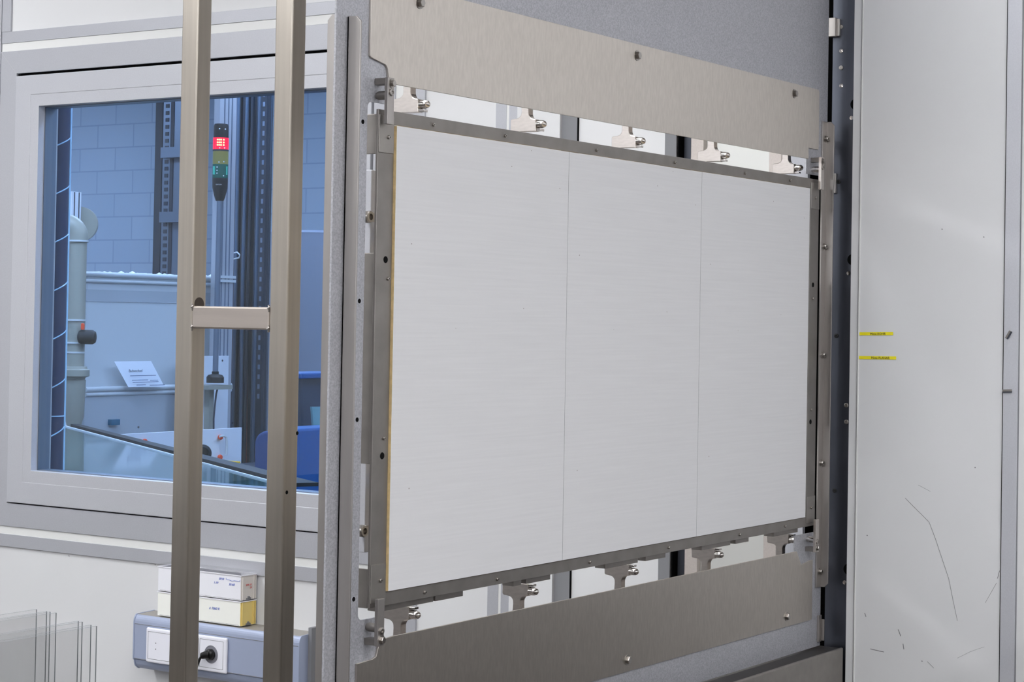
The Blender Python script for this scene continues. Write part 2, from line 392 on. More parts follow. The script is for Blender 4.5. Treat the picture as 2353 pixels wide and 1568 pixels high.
# scuffs on the lacquered panel (thin raised-off-white strokes)
sc = MB()
def stroke(pts, wd=.0008):
    P = [onX(px, py, WX) for px, py in pts]
    for a, c in zip(P, P[1:]):
        d = (c-a).normalized(); n = Vector((0, -d.z, d.y))*wd/2
        sc.quad(a-n+Vector((-.0004, 0, 0)), c-n+Vector((-.0004, 0, 0)), c+n+Vector((-.0004, 0, 0)), a+n+Vector((-.0004, 0, 0)), (.0006, 0, 0))
stroke([(2080, 1145), (2110, 1175), (2135, 1200), (2150, 1240), (2165, 1285), (2180, 1330), (2190, 1380), (2200, 1427)], .0006)
stroke([(2064, 1447), (2070, 1463)], .0013); stroke([(2075, 1480), (2077, 1493)], .0012); stroke([(2000, 1492), (2031, 1499)], .0012)
stroke([(1987, 1409), (1990, 1418)], .0012); stroke([(2292, 1330), (2297, 1312)], .0008); stroke([(2264, 1386), (2290, 1340)], .0005)
stroke([(2200, 1513), (2230, 1498), (2262, 1487)], .0004); stroke([(2131, 1521), (2146, 1536)], .0007); stroke([(2110, 1115), (2138, 1130)], .0004)
for px, py in ((2240, 1074), (1992, 1230), (2118, 1519), (2164, 526), (2260, 544), (158, 1277), (356, 1297)):
    stroke([(px, py), (px+1.5, py+2)], .0018)
obj('trim_18', sc, 'mark', kind='structure')

# ceiling lights of this room
k = 0
for ix in range(3):
    for iy in range(4):
        x = -2.2+ix*2.1; y = -2.8+iy*2.33
        L = empty('ceiling_light', (x, y, ZC), 'recessed ceiling light panel above the room, out of the picture', 'ceiling light', 'ceiling light panels of the workshop')
        obj('light_frame', MB().ring((x-.63, x+.63, y-.33, y+.33), (x-.6, x+.6, y-.3, y+.3), 'z', ZC-.03, ZC-.001), 'alu', L)
        obj('diffuser', MB().box(x-.6, x+.6, y-.3, y+.3, ZC-.02, ZC-.005), 'lamp', L)

# ------------------------------------------------------------------ the machine: blasted plate with a large opening
PV = 1.55
mach = empty('machine_plate', (2.66, PV, .99), 'grey grit-blasted machine plate holding the framed white boards, bolted beige cover sheets above and below', 'machine')
def U(u, v): return u*v/PV                      # keeps a line of sight measured at the plate when a part lies before or behind it
def Zs(z, v): return 1.6+(z-1.6)*v/PV
ZM = 1.5395
pl = MB()
# plate as a closed ring with an opening whose corners are tabs
PT, PB = 2.62, .990
o_l, o_r = 1.989, 3.395
xl, xr = 2.030, 3.322
zt, zb = 1.9420, 1.1420
pl.box(1.9215, o_l, PV, PV+.003, PB, PT); pl.box(o_r, 3.4035, PV, PV+.003, PB, PT)
pl.box(o_l, o_r, PV, PV+.003, zt, PT); pl.box(o_l, o_r, PV, PV+.003, PB, zb)
rr = .008
for (xa, xb, xs) in ((o_l, xl, 1), (xr, o_r, -1)):
    for (za, zb_, zs) in ((1.8745, zt, 1), (1.2055, zb, -1)):
        if xs == -1: xa = 3.312 if zs == 1 else 3.288
        # tab with one rounded inner fillet
        if xs == 1: pts = [(xa, zb_), (xb, zb_), (xb, za)] + [(xa+rr+rr*math.cos(t)*-1+0, za-rr*zs+rr*math.sin(t)*zs) for t in [math.pi/2*(1-i/5) for i in range(6)]]
        else: pts = [(xb, zb_), (xa, zb_), (xa, za)] + [(xb-rr+rr*math.cos(t), za-rr*zs+rr*math.sin(t)*zs) for t in [math.pi/2*(1-i/5) for i in range(6)]]
        pl.prism(pts, 'y', PV, PV+.003)
o = obj('plate', pl, ['grit', 'board_back_steel'], mach)
setmat(o, lambda p: 1 if p.normal.y > .5 else 0)
for z in (1.847, 1.6163, 1.4639, 1.2342): obj('tapped_hole', MB().cyl((1.9795, PV-.0003, z), (1.9795, PV+.001, z), .0030, 16), 'black', mach)

def bolt(parent, c, axis, r=.006, h=.004, hexr=True, name='bolt', mt='bolt', washer=True):
    a = Vector(axis); o = MB()
    if washer: o.lathe([(r*1.35, 0), (r*1.35, .001)], c, a, 20)
    if hexr:
        o.lathe([(r, .001), (r, h*.85), (r*.85, h)], c, a, 6)
    else:
        o.lathe([(r, 0), (r, h*.8), (r*.8, h), (r*.45, h), (r*.42, h*.45), (1e-5, h*.45)], c, a, 18)
    return obj(name, o, mt, parent, smooth=not hexr)
# cover sheets: mirror images of each other about ZM
def cover(s):
    Z = lambda z: z if s > 0 else 2*ZM-z
    v0 = PV-.0032
    P = [(1.9885, 2.035), (1.9885, 1.9370)]
    P += [(1.9885+.004*(1-math.cos(t)), 1.9310+.004*(1-math.sin(t))-.0) for t in [math.pi/2*i/4 for i in range(1, 5)]]
    P += [(2.018, 1.9262)] + [(2.018+.009*math.sin(t), 1.9262-.009*(1-math.cos(t))) for t in [math.pi/2*i/5 for i in range(1, 6)]]
    P += [(2.0300, 1.9040), (2.044, 1.9020), (3.3150, 1.9020), (3.3150, 1.9225), (3.3590, 1.9225)]
    P += [(3.3590, 2.0305), (3.3545, 2.035)]
    if s < 0:
        P = [(1.9850, 2.035), (1.9850, 1.9280), (2.018, 1.9262), (2.0255, 1.9240), (2.0300, 1.9110), (2.0420, 1.9030), (2.06, 1.9020),
             (3.2900, 1.9020), (3.3100, 1.9290), (3.3470, 1.9240), (3.3590, 1.9240), (3.3590, 2.035)]
    c = obj('cover_sheet', MB().prism([(x, Z(z)) for x, z in P], 'y', v0, PV-.0002), 'cover', mach, bevel=.0002, seg=1)
    for x in (2.0935, 2.6745, 3.2500):
        bolt(c, (x, v0, Z(2.0165)), (0, -1, 0), .0062, .006)
cover(1); cover(-1)

# angle strips along both ends of the plate
ZT, ZBm = 1.9780, 2*ZM-1.9780
def flange(u, v0, v1, th=.003, chamf=.007, parent=mach, nm='angle_strip', leaf=None):
    near, far = v0, v1
    P = [(near, ZBm+chamf), (near, ZT-chamf), (near+(chamf if far > near else -chamf), ZT), (far, ZT), (far, ZBm), (near+(chamf if far > near else -chamf), ZBm)]
    o = MB().prism(P, 'x', u, u+th)
    if leaf: o.box(leaf[0], leaf[1], PV-.003, PV-.0001, ZBm, ZT)
    return obj(nm, o, 'rail', parent, bevel=.0006)
flange(1.9440, PV-.0215, PV-.0001, leaf=(1.944, 1.966))
flange(1.9225, PV+.0150, PV+.003)
rs = flange(3.3960, PV-.0175, PV-.0001, leaf=(3.3770, 3.399))
for z in (1.9456, 1.742, 1.5374, 1.3343, 1.1303):
    bolt(rs, (3.3905, PV-.003, z), (0, -1, 0), .0050, .0055, hexr=False, washer=True)
obj('edge_bracket', MB().box(3.388, 3.4015, PV-.004, PV-.0001, .998, 1.048).box(3.3985, 3.4015, PV-.010, PV-.004, 1.000, 1.040), 'rail', mach, bevel=.0008)

# corner clamps that hold the board frame
def clamp(side, s):
    Z = lambda z: z if s > 0 else 2*ZM-z
    ux = (lambda u: u) if side > 0 else (lambda u: 2*2.6735-u)
    def bx(o, a, b_, v0, v1, z0, z1): o.box(ux(a), ux(b_), v0, v1, Z(z0), Z(z1)); return o
    e = empty('clamp', (ux(2.012), 1.53, Z(1.88)), parent=mach)
    bar = bx(MB(), 2.0025, 2.0165, 1.5280, 1.5335, 1.8455, 1.9060)
    obj('clamp_bar', bar, 'machined' if side < 0 else 'rail', e, bevel=.0007)
    obj('clamp_block', bx(MB(), 2.0025, 2.0155, 1.5335, 1.5498, 1.8970, 1.9055), 'frame', e, bevel=.0005)
    obj('clamp_pin', MB().lathe([(.0058, 0), (.0058, .013), (.0045, .0165)], (ux(2.0090), 1.5335, Z(1.8835)), (0, 1, 0), 20), 'chrome' if side < 0 else 'frame', e, smooth=True)
    bolt(e, (ux(2.0110), 1.5280, Z(1.8985)), (0, -1, 0), .0045, .0045, True, 'screw')
    bolt(e, (ux(2.0100), 1.5280, Z(1.8870)), (0, -1, 0), .0048, .0022, False, 'screw', washer=False)
for sd in (1, -1):
    for s in (1, -1): clamp(sd, s)

# T-shaped spring blocks behind the covers
def fil(p, r, a0, a1, n=6): return arc(p, r, a0, a1, n)
for s in (1, -1):
    for u in (2.1520, 2.4490, 2.7480, 3.0460, 3.3450):
        Z = lambda z: z if s > 0 else 2*ZM-z
        vb = 1.590
        P = [(vb, 1.8780), (vb, 1.8960)] + fil((vb+.002, 1.9065), .0105, -75, 0, 5)[1:] + [(vb+.0125, 1.9290), (1.5532, 1.9290+.014), (1.5532, 1.9600), (vb+.030, 1.9600), (vb+.0255, 1.9100)]
        P += fil((vb+.0345, 1.9075), .0090, 180, 262, 5)[1:] + [(vb+.0430, 1.8975), (vb+.0450, 1.8960), (vb+.0450, 1.8780)]
        w_ = .0125
        B = obj('spring_block', MB().prism([(y, Z(z)) for y, z in P], 'x', u, u+w_), 'machined', mach, bevel=.0008, seg=1)
        c = (u+w_*.55, vb, Z(1.8890))
        obj('plunger', MB().lathe([(.0062, -.001), (.0062, .0068), (.0058, .0095), (.0045, .0128), (.0024, .0146), (1e-4, .0152)], c, (0, -1, 0), 22), 'chrome', B, smooth=True)
        f = MB(); f.box(u+.002, u+w_-.001, vb-.009, vb+.001, Z(1.8782), Z(1.8815)); obj('plunger_foot', f, 'chrome', B, bevel=.0008)

# rear aluminium bar seen through the slit, with two socket screws
rb = obj('rear_bar', MB().box(2.1415, 2.18, 1.660, 1.675, 1.27, 1.80), 'alu', mach, bevel=.001)
for z in (1.36, 1.70): obj('bar_arm', MB().box(2.150, 2.165, 1.5560, 1.660, z, z+.02), 'alu', rb)
for z in (1.7290, 1.3115):
    obj('socket_screw', MB().lathe([(.0085, 0), (.0085, .006), (.0072, .0075), (.0045, .0075), (.0042, .003), (1e-5, .003)], (2.1318, 1.6590, Zs(z, 1.607)), (0, -1, 0), 20).box(2.127, 2.15, 1.659, 1.664, Zs(z, 1.607)-.006, Zs(z, 1.607)+.006), 'bolt', rb, smooth=True)

# ------------------------------------------------------------------ steel frame with boards
FV = 1.5405
fo = (U(2.0125, FV), U(3.3710, FV)); fz = (Zs(1.2185, FV), Zs(1.8668, FV))
fi = (U(2.0470, FV), U(3.3330, FV)); fiz = (Zs(1.2362, FV), Zs(1.8490, FV))
fr = empty('board_frame', (sum(fo)/2, FV, fz[0]), 'dark grey steel frame clamped in the machine opening around the three white boards', 'frame')
o = MB().ring((fo[0], fo[1], fz[0], fz[1]), (fi[0], fi[1], fiz[0], fiz[1]), 'y', FV, FV+.004)
obj('frame_border', o, 'frame', fr, bevel=.0005, seg=1)
ZF = (fz[0]+fz[1])/2
# side return flanges with cut-outs
for z0, z1 in ((1.8085, 1.8605), (1.4050, 1.6790), (1.2180, 1.2690)):
    for xa in (fo[0]+.0002, fo[1]-.0035):
        obj('side_flange', MB().box(xa, xa+.0033, FV+.004, FV+.034, Zs(z0, FV), Zs(z1, FV)), 'frame', fr, bevel=.0004, seg=1)
# lower rear lip, interrupted between the spring blocks
o = MB()
for a, c in ((2.035, 2.155), (2.16, 2.225), (2.352, 2.372), (2.385, 2.45), (2.61, 2.71), (2.735, 2.80), (2.925, 3.03), (3.05, 3.10), (3.20, 3.30)):
    o.box(a, c, FV+.010, FV+.030, fz[0]-.0095, fz[0]+.006)
o.box(fo[0]+.03, fo[1]-.03, FV+.004, FV+.030, fz[0]+.003, fz[0]+.008)
obj('rear_lip', o, 'frame', fr, bevel=.0005, seg=1)
# corner plates
for cx in (0, 1):
    for cz in (0, 1):
        xa, xb = (fo[0]+.001, fi[0]-.0015) if cx == 0 else (fi[1]+.0015, fo[1]-.001)
        if cz: za, zc = Zs(1.8105, FV), Zs(1.8600, FV)
        else: za, zc = Zs(1.2245, FV), Zs(1.2745, FV)
        cp = obj('corner_plate', MB().box(xa, xb, FV-.0012, FV, za, zc), 'frame_s', fr, bevel=.0005, seg=1)
        bolt(cp, ((xa+xb)/2+(.0035 if cx == 0 else 0), FV-.0012, Zs(1.8315 if cz else 1.2530, FV)), (0, -1, 0), .0026, .0028, False, 'screw', washer=False)
for z in (1, 0):
    for u in (2.1332, 2.3078, 2.5604, 2.8085, 3.0630, 3.2444):
        bolt(fr, (U(u, FV), FV, Zs(1.8573 if z else 1.2265, FV)), (0, -1, 0), .0024, .0028, False, 'screw', washer=False)
for u, z in ((2.0425, 1.6464), (2.0400, 1.4379), (3.3482, 1.6434), (3.3475, 1.4355)):
    bolt(fr, (U(u, FV)-.004*(u < 3), FV, Zs(z, FV)), (0, -1, 0), .0024, .0028, False, 'screw', washer=False)
for u, z in ((2.0333, 1.6712), (2.0338, 1.4149), (3.3493, 1.6686), (3.3472, 1.4128)):
    obj('drilled_hole', MB().lathe([(.0046, 0), (.0044, .0004), (.003, .0004)], (U(u, FV), FV, Zs(z, FV)), (0, -1, 0), 18), 'black', fr)

# three boards side by side
BV = FV-.0035
bz = (Zs(1.2366, BV), Zs(1.8482, BV))
cuts = [U(2.0525, BV), U(2.4815, BV), U(2.9040, BV), U(3.3305, BV)]
lab = ('white textured board at the left of the steel frame, with a yellowish raw edge',
       'white textured board in the middle of the steel frame, between two hairline joints',
       'white textured board at the right end of the steel frame beside the bolted angle strip')
for i in range(3):
    o = obj('ceramic_board', MB().box(cuts[i]+.0006*(i > 0), cuts[i+1], BV, BV+.012, *bz), ['tile', 'orange_edge', 'board_back', 'mark'], None, lab[i], 'board', 'white boards in the steel frame')
    setmat(o, lambda p, i=i: 0 if p.normal.y < -.5 else 2 if p.normal.y > .5 else 3 if (p.normal.x > .5 or (p.normal.x < -.5 and i)) else 1)

# ------------------------------------------------------------------ steel trough under the machine
tr = empty('steel_trough', (2.75, 1.55, 0), 'long brushed steel trough with a rounded front edge running below the machine plate', 'trough')
obj('trough_front', MB().box(2.05, 3.417, 1.5080, 1.5145, .70, .9885), 'frame_s', tr, bevel=.0028, seg=3)
obj('trough_floor', MB().box(2.05, 3.417, 1.5145, 1.66, .78, .9870), 'bench', tr)  # dark colour stands in for the plate's dark reflection on the top
for x in (2.15, 3.3):
    obj('leg', MB().box(x-.02, x+.02, 1.56, 1.60, 0, .78), 'rail', tr, bevel=.001)

# ------------------------------------------------------------------ guide columns in the slot
gc = empty('guide_column', (WX+.03, 1.545, 0), 'dark blue-grey steel guide column with screws in the wall slot right of the machine plate', 'column')
CX = WX+.018
cv = lambda v: v*CX/WX
obj('column', MB().box(CX, CX+.06, 1.494, 1.5572, 0, 2.98), 'dark', gc, bevel=.001)
for px, py in ((1933, 62), (1933, 156), (1927, 418), (1922, 772), (1945, 932), (1945, 970), (1918, 1128)):
    p = onX(px, py, CX); bolt(gc, p, (-1, 0, 0), .0042, .0018, False, 'socket_screw', mt='rubber' if py in (772, 1128, 418) else 'bolt', washer=False)
for px, py in ((1933, 117), (1933, 197)):
    p = onX(px, py, CX); obj('countersunk_hole', MB().lathe([(.0042, 0), (.004, .0006), (.0015, .0002)], p, (-1, 0, 0), 18), 'chrome', gc, smooth=True)
for px, py in ((1957, 240), (1950, 597), (1941, 1308)):
    p = onX(px, py, CX); obj('cable_hole', MB().lathe([(.0105, 0), (.0105, .0003)], p+Vector((0, -.008, 0)), (-1, 0, 0), 24), 'black', gc)
    p = onX(px, py+31, CX); obj('countersunk_hole', MB().lathe([(.0042, 0), (.004, .0006), (.0015, .0002)], p, (-1, 0, 0), 18), 'chrome', gc, smooth=True)
p = onX(1920, 64, CX)
obj('rail_carriage', MB().box(CX-.012, CX, p.y-.005, p.y+.012, p.z-.018, p.z+.018).box(CX-.006, CX, p.y-.011, p.y-.004, p.z-.017, p.z+.016), 'rail', gc, bevel=.001)
p = onX(1919, 422, CX)
obj('rail_carriage', MB().box(CX-.006, CX, p.y-.004, p.y+.006, p.z-.019, p.z+.019), 'rail', gc, bevel=.001)
g2 = empty('guide_column', (WX+.03, 1.855, 0), 'narrow dark steel column seen through the gaps at the far side of the wall slot', 'column')
obj('column', MB().box(CX, CX+.06, 1.8556, 1.8765, 0, 2.98), 'dark', g2, bevel=.001)
sh = empty('slot_panel', (WX+.02, 1.74, 0), 'pale metal back panel in the wall slot, seen through gaps around the board frame', 'panel')
obj('sheet', MB().box(CX+.004, CX+.012, 1.6860, 1.8300, 0, 2.98), 'sheen', sh)
obj('edge_strip', MB().box(CX-.010, CX+.012, 1.8270, 1.8554, 0, 2.98), 'pink', sh, bevel=.001)
obj('edge_strip', MB().box(CX-.002, CX+.012, 1.6600, 1.6872, 0, 2.98), 'pink', sh, bevel=.001)
obj('rear_cover', MB().box(CX+.002, CX+.012, 1.606, 1.658, 0, 2.98), 'alu', sh)

# ------------------------------------------------------------------ steel ladder frame in front of the window
ld = empty('steel_ladder_frame', (2.618, 2.324, 0), 'tall welded square-tube steel stand with two posts and a short rung, before the window', 'rack')
LX0, LX1 = 2.600, 2.6365
for y0, y1 in ((2.4150, 2.4550), (2.1935, 2.2340)):
    pst = obj('post', MB().box(LX0, LX1, y0, y1, .008, 2.42), 'ladder', ld, bevel=.0035, seg=3)
    obj('foot_plate', MB().box(LX0-.03, LX1+.03, y0-.03, y1+.03, 0, .008), 'ladder', pst, bevel=.002)
for z0, z1 in ((1.5685, 1.6085), (2.30, 2.34), (.55, .59), (.06, .10)):
    rg = obj('rung', MB().box(LX0-.0005, LX1-.004, 2.2342, 2.4148, z0, z1), 'rung', ld, bevel=.003, seg=3)
    obj('heat_mark', MB().lathe([(.013, 0), (.012, .0003)], (2.618, 2.4150, z1+.003), (0, -1, 0), 20), 'board_back_steel', rg)
    for yy in (2.4145, 2.2350):
        for zc in (z0+.002, z1-.002):
            wb = MB().tube([(LX0-.0005+t*.03*0+.001*math.sin(t*9), yy+.001*math.sin(t*17), zc+(t-.5)*.012) for t in [i/6 for i in range(7)]], [.0012, .0022, .0016, .0024, .0017, .0022, .001], 8)
            obj('weld_bead', wb, 'frame', rg, smooth=True)
for px, py, Y in ((683, 996, 2.1935), (659, 1132, 2.1935)):
    p = onY(px, py, Y); obj('drill_mark', MB().lathe([(.0035, 0), (.0033, .0003)], p, (0, -1, 0), 14), 'black', ld)

# ------------------------------------------------------------------ cable trunking with sockets
TX = 3.353
tk = empty('cable_trunking', (WX, 3.03, .757), 'pale blue-grey wall trunking with white sockets below the window', 'trunking')
prof = [(WX, .7560), (TX+.018, .7560)] + [(TX+.004+.010*(1-math.sin(t))+.0, .7600+.018*(1-math.cos(t))) for t in [math.pi/2*i/5 for i in range(1, 6)]] + \
       [(TX, .7800), (TX, .8620)] + [(TX+.012*(1-math.cos(t)), .8640+.0195*math.sin(t)) for t in [math.pi/2*i/6 for i in range(1, 7)]] + [(WX, .8850)]
o = obj('trunking_body', MB().prism(prof, 'y', 2.778, 3.276), ['duct', 'duct_top'], tk, bevel=.0004, seg=1)
setmat(o, lambda p: 1 if p.normal.z > .9 else 0)
for z in (.8615, .7805): obj('lid_joint', MB().box(TX-.0006, TX+.001, 2.778, 3.276, z, z+.0012), 'seam', tk)
prof2 = [(x-(.001 if x < WX else 0), z+(.001 if z > .8 else -.001)) for x, z in prof]
obj('end_cap', MB().prism(prof2, 'y', 3.276, 3.2795), 'duct', tk)
obj('end_cap', MB().prism(prof2, 'y', 2.7745, 2.778), 'duct', tk)
obj('end_cap', MB().box(TX+.03, WX, 2.7650, 2.7745, .55, .900), 'seam', tk)
sf = obj('socket_frame', MB().box(TX-.008, TX, 2.9815, 3.2320, .7780, .8585), 'socket', tk, bevel=.004, seg=3)
def insert(y0, y1):
    obj('insert_groove', MB().ring((y0, y1, .7865, .8505), (y0+.0008, y1-.0008, .7873, .8497), 'x', TX-.0084, TX-.007), 'seam', sf)
insert(2.9905, 3.0625); insert(3.0655, 3.2245)
for z in (.811, .825): obj('screw_hole', MB().lathe([(.0016, 0), (.0015, .0003)], (TX-.008, 3.1995, z), (-1, 0, 0), 10), 'mark', sf)
obj('socket_well', MB().lathe([(.0205, 0), (.0205, .0006), (.0190, .0007), (.0185, .0001)], (TX-.0082, 3.0270, .8180), (-1, 0, 0), 32), 'socket_in', sf, smooth=True)
pg = empty('power_plug', (TX-.009, 3.027, .818), 'black angled power plug with cord in the right white wall socket', 'plug')
obj('plug_body', MB().lathe([(.0125, 0), (.0125, .006), (.011, .010), (.008, .012)], (TX-.0092, 3.0265, .8185), (-1, 0, 0), 24).tube([(TX-.016, 3.022, .8185), (TX-.018, 3.034, .8175), (TX-.019, 3.0445, .8145)], [.010, .009, .0075], 14), 'cable', pg, smooth=True)
cp_ = []
P0 = [(TX-.019, 3.044, .815), (TX-.021, 3.050, .806), (TX-.024, 3.057, .785), (TX-.027, 3.063, .755), (TX-.030, 3.066, .70), (TX-.028, 3.068, .55), (TX-.025, 3.07, .30), (TX-.01, 3.08, .02), (TX-.03, 3.0, .006), (TX-.1, 2.7, .006)]
for a, c in zip(P0, P0[1:]):
    for t in (0, .5): cp_.append(Vector(a).lerp(Vector(c), t))
obj('cord', MB().tube(cp_, .0030, 10), 'cable', pg, smooth=True)

# two plastic slide boxes on the trunking
BX = 3.362
def slidebox(z0, z1, mats, label, grp, y0=2.9560, y1=3.2130, lid=None):
    e = empty('storage_box', (BX+.025, (y0+y1)/2, z0), label, 'box', grp)
    o = obj('box_body', MB().box(BX, BX+.052, y0, y1, z0, z1), mats, e, bevel=.001, seg=1)
    setmat(o, lambda p: 1 if p.normal.y < -.5 else 0)
    r = MB(); r.box(BX-.0015, BX+.0535, y0-.0015, y1+.0015, z1-.0022, z1); obj('lid_rim', r, lid or mats[0], e)
    for xx in (BX+.003, BX+.041, BX+.047): obj('end_rib', MB().box(xx, xx+.002, y0-.003, y0, z0+.001, z1-.003), mats[1], e)
    r = MB(); n = 60
    for i in range(n):
        yy = y0+.004+(y1-y0-.01)*i/n; r.box(BX-.0006, BX, yy, yy+.0018, z0+.002, z0+.0032)
    obj('base_ribbing', r, 'seam_l', e)
    obj('end_latch', MB().box(BX+.018, BX+.032, y0-.003, y0, z0+.0005, z0+.005).cyl((BX+.025, y0-.003, z0+.006), (BX+.025, y0, z0+.006), .003, 12), 'seam', e)
    return e
lo = slidebox(.8862, .9425, ['box_y', 'box_yy'], 'cream slide box with yellow end on the trunking, under the clear-topped box', 'slide boxes on the trunking', lid='box_w')
hi = slidebox(.9440, 1.0015, ['box_w', 'box_c'], 'white slide box with clear lid and blue marker notes, on top of the yellow-ended box', 'slide boxes on the trunking')
obj('clear_lid', MB().box(BX-.001, BX+.053, 2.955, 3.214, 1.0015, 1.0075), 'sheet', hi)
text('± 1060 R', .0085, (BX-.0006, 3.0515, .917), (0, -1, 0), 'blue_ink', lo, slant=.3, name='handwriting')
text('SP10', .0075, (BX-.0006, 3.0230, .9865), (0, -1, 0), 'blue_ink', hi, slant=.3, name='handwriting')
text('1-19', .0075, (BX-.0006, 3.0390, .9765), (0, -1, 0), 'blue_ink', hi, slant=.3, name='handwriting')
text('33-60', .0075, (BX-.0006, 2.9930, .9765), (0, -1, 0), 'blue_ink', hi, slant=.3, name='handwriting')
obj('handwriting', MB().tube([(BX-.0008, y, z) for y, z in ((3.0005, .9925), (3.0, .989), (2.990, .9885), (2.983, .9865), (2.976, .9885), (2.960, .9875), (2.959, .991))], .0004, 5), 'blue_ink', hi)
text('SPA 10', .0065, (BX+.012, 2.9527, .9765), (1, 0, 0), 'red_ink', hi, slant=.3, name='handwriting')
text('20', .0060, (BX+.026, 2.9527, .9700), (1, 0, 0), 'red_ink', hi, slant=.3, name='handwriting')

# ------------------------------------------------------------------ standing glass sheets at lower left
rk = empty('glass_rack', (1.95, 2.41, 0), 'low steel rack carrying the upright glass sheets, mostly below the picture', 'rack')
obj('rack_shelf', MB().box(1.55, 2.36, 2.28, 2.52, .60, .62), 'rail', rk)
for x in (1.57, 2.34):
    for y in (2.30, 2.50): obj('leg', MB().box(x-.012, x+.012, y-.012, y+.012, 0, .60), 'rail', rk)
comb = MB()
for x in (1.65, 2.25):
    comb.box(x, x+.012, 2.29, 2.51, .62, .628)
obj('slot_bar', comb, 'rubber', rk)
gl = [(2.4739, 1.0945, 'rearmost and shortest of the taller glass sheets, its right edge farthest left'), (2.4498, 1.0935, 'tall clear glass sheet with a dark top edge, second right edge from the left'),
      (2.4416, 1.0935, 'tall clear glass sheet, third right edge from the left'), (2.4272, 1.0935, 'front sheet of the taller rear group of clear glass sheets'),
      (2.3748, 1.0848, 'rear sheet of the lower front group of clear glass sheets, with a dark top edge'), (2.3658, 1.0845, 'clear glass sheet close before the rear sheet of the lower group'),
      (2.3456, 1.0815, 'clear glass sheet second from the front, in the lower group'), (2.3326, 1.0810, 'frontmost clear glass sheet, its right edge farthest right')]
for i, (y, z, l) in enumerate(gl):
    o = obj('glass_sheet', MB().box(1.70, 2.30, y-.0012, y+.0012, .628, z), ['sheet', 'sheet_edge'], None, l, 'glass sheet', 'upright glass sheets at lower left')
    setmat(o, lambda p: 0 if abs(p.normal.y) > .5 else 1)

# ------------------------------------------------------------------ small things on the right wall
def tape(px0, py0, px1, py1, h, txt, lx, label):
    a = onX(px0, py0, WX-.0012); c = onX(px1, py1, WX-.0012)
    e = empty('label_tape', a, label, 'label')
    d = (c-a)
    obj('tape', MB().quad(a+Vector((0, 0, -h/2)), c+Vector((0, 0, -h/2)), c+Vector((0, 0, h/2)), a+Vector((0, 0, h/2)), (.0008, 0, 0)), 'yellow', e)
    text(txt, .0060, a+d*lx+Vector((-.0003, 0, -.0022)), d, 'text', e, thick=.0001)
tape(1975, 767.5, 2052, 767, .0058, 'Mitte ROHR', .32, 'upper yellow label tape on the white wall panel, reading Mitte ROHR')
tape(1974, 822, 2059, 823, .0058, 'Mitte PLANAR', .33, 'lower, slightly longer yellow label tape on the white wall panel, reading Mitte PLANAR')
def clip(px, py, ang, L, label):
    p = onX(px, py, WX-.004); t = math.radians(ang); d = Vector((0, -math.cos(t), math.sin(t))); n = Vector((0, math.sin(t), math.cos(t)))
    e = empty('metal_clip', p, label, 'clip')
    a = p-d*L/2; c = p+d*L/2; h = .0026
    obj('clip_body', MB().quad(a-n*h, c-n*h, c+n*h, a+n*h, (-.003, 0, 0)), 'frame', e, bevel=.0006, seg=1)
    obj('clip_back', MB().quad(a-n*h*1.25, c-n*h*1.25, c-n*h*.4, a-n*h*.4, (-.0036, 0, 0)), 'strut_d', e)
clip(2318, 769.5, 60, .0155, 'small grey metal clip stuck slantwise on the silver strip at the right edge')
clip(2315, 898.5, 3, .0170, 'small grey metal clip lying level on the silver strip below the slanted clip')

# ------------------------------------------------------------------ unseen dark bench and cabinets, added to darken reflections in the steel
bn = empty('added_dark_bench', (0, Y0+.4, 0), 'unseen long dark bench, added at the right-hand wall to darken steel reflections', 'bench')
obj('added_cabinet_base', MB().box(-2.4, 2.9, Y0+.02, Y0+.75, .02, .86), 'bench', bn)
obj('added_bench_top', MB().box(-2.45, 2.95, Y0+.01, Y0+.78, .86, .90), 'bench', bn, bevel=.003)

ck = empty('added_dark_cabinet', (3.12, .1, 0), 'unseen dark waist-high cabinet, added right of the view to darken reflections in the steel', 'cabinet')  # added out of view to darken the lower cover sheet's reflection
obj('added_cabinet_body', MB().box(2.80, 3.40, -.9, .90, .05, 1.16), 'bench', ck, bevel=.004)
obj('added_plinth', MB().box(2.83, 3.38, -.88, .88, 0, .05), 'rubber', ck)
wc = empty('added_dark_cabinet', (.4, 5.8, 0), 'unseen long dark low cabinet, added along the left wall to darken steel reflections', 'cabinet')  # unseen addition that darkens reflections in the spring blocks and posts
obj('added_cabinet_body', MB().box(-2.2, 2.9, 5.5, 6.18, .05, .80), 'bench', wc, bevel=.004)
obj('added_plinth', MB().box(-2.15, 2.85, 5.53, 6.15, 0, .05), 'rubber', wc)
for yy, nm in ((-1.9, 'tall dark cabinet added unseen behind the camera for steel reflections, nearer the bench'), (1.2, 'tall dark cabinet added unseen behind the camera for steel reflections, in the middle'), (4.0, 'tall dark cabinet added unseen behind the camera for steel reflections, farthest from the bench')):
    eq = empty('added_dark_cabinet', (X0+.45, yy, 0), nm, 'cabinet', 'added dark cabinets behind the camera')  # added behind the camera as something dark for the steel to reflect
    obj('added_cabinet_body', MB().box(X0+.02, X0+.7, yy-1.1, yy+1.1, .05, 1.35), 'bench', eq, bevel=.004)
    obj('added_plinth', MB().box(X0+.04, X0+.66, yy-1.08, yy+1.08, 0, .05), 'rubber', eq)

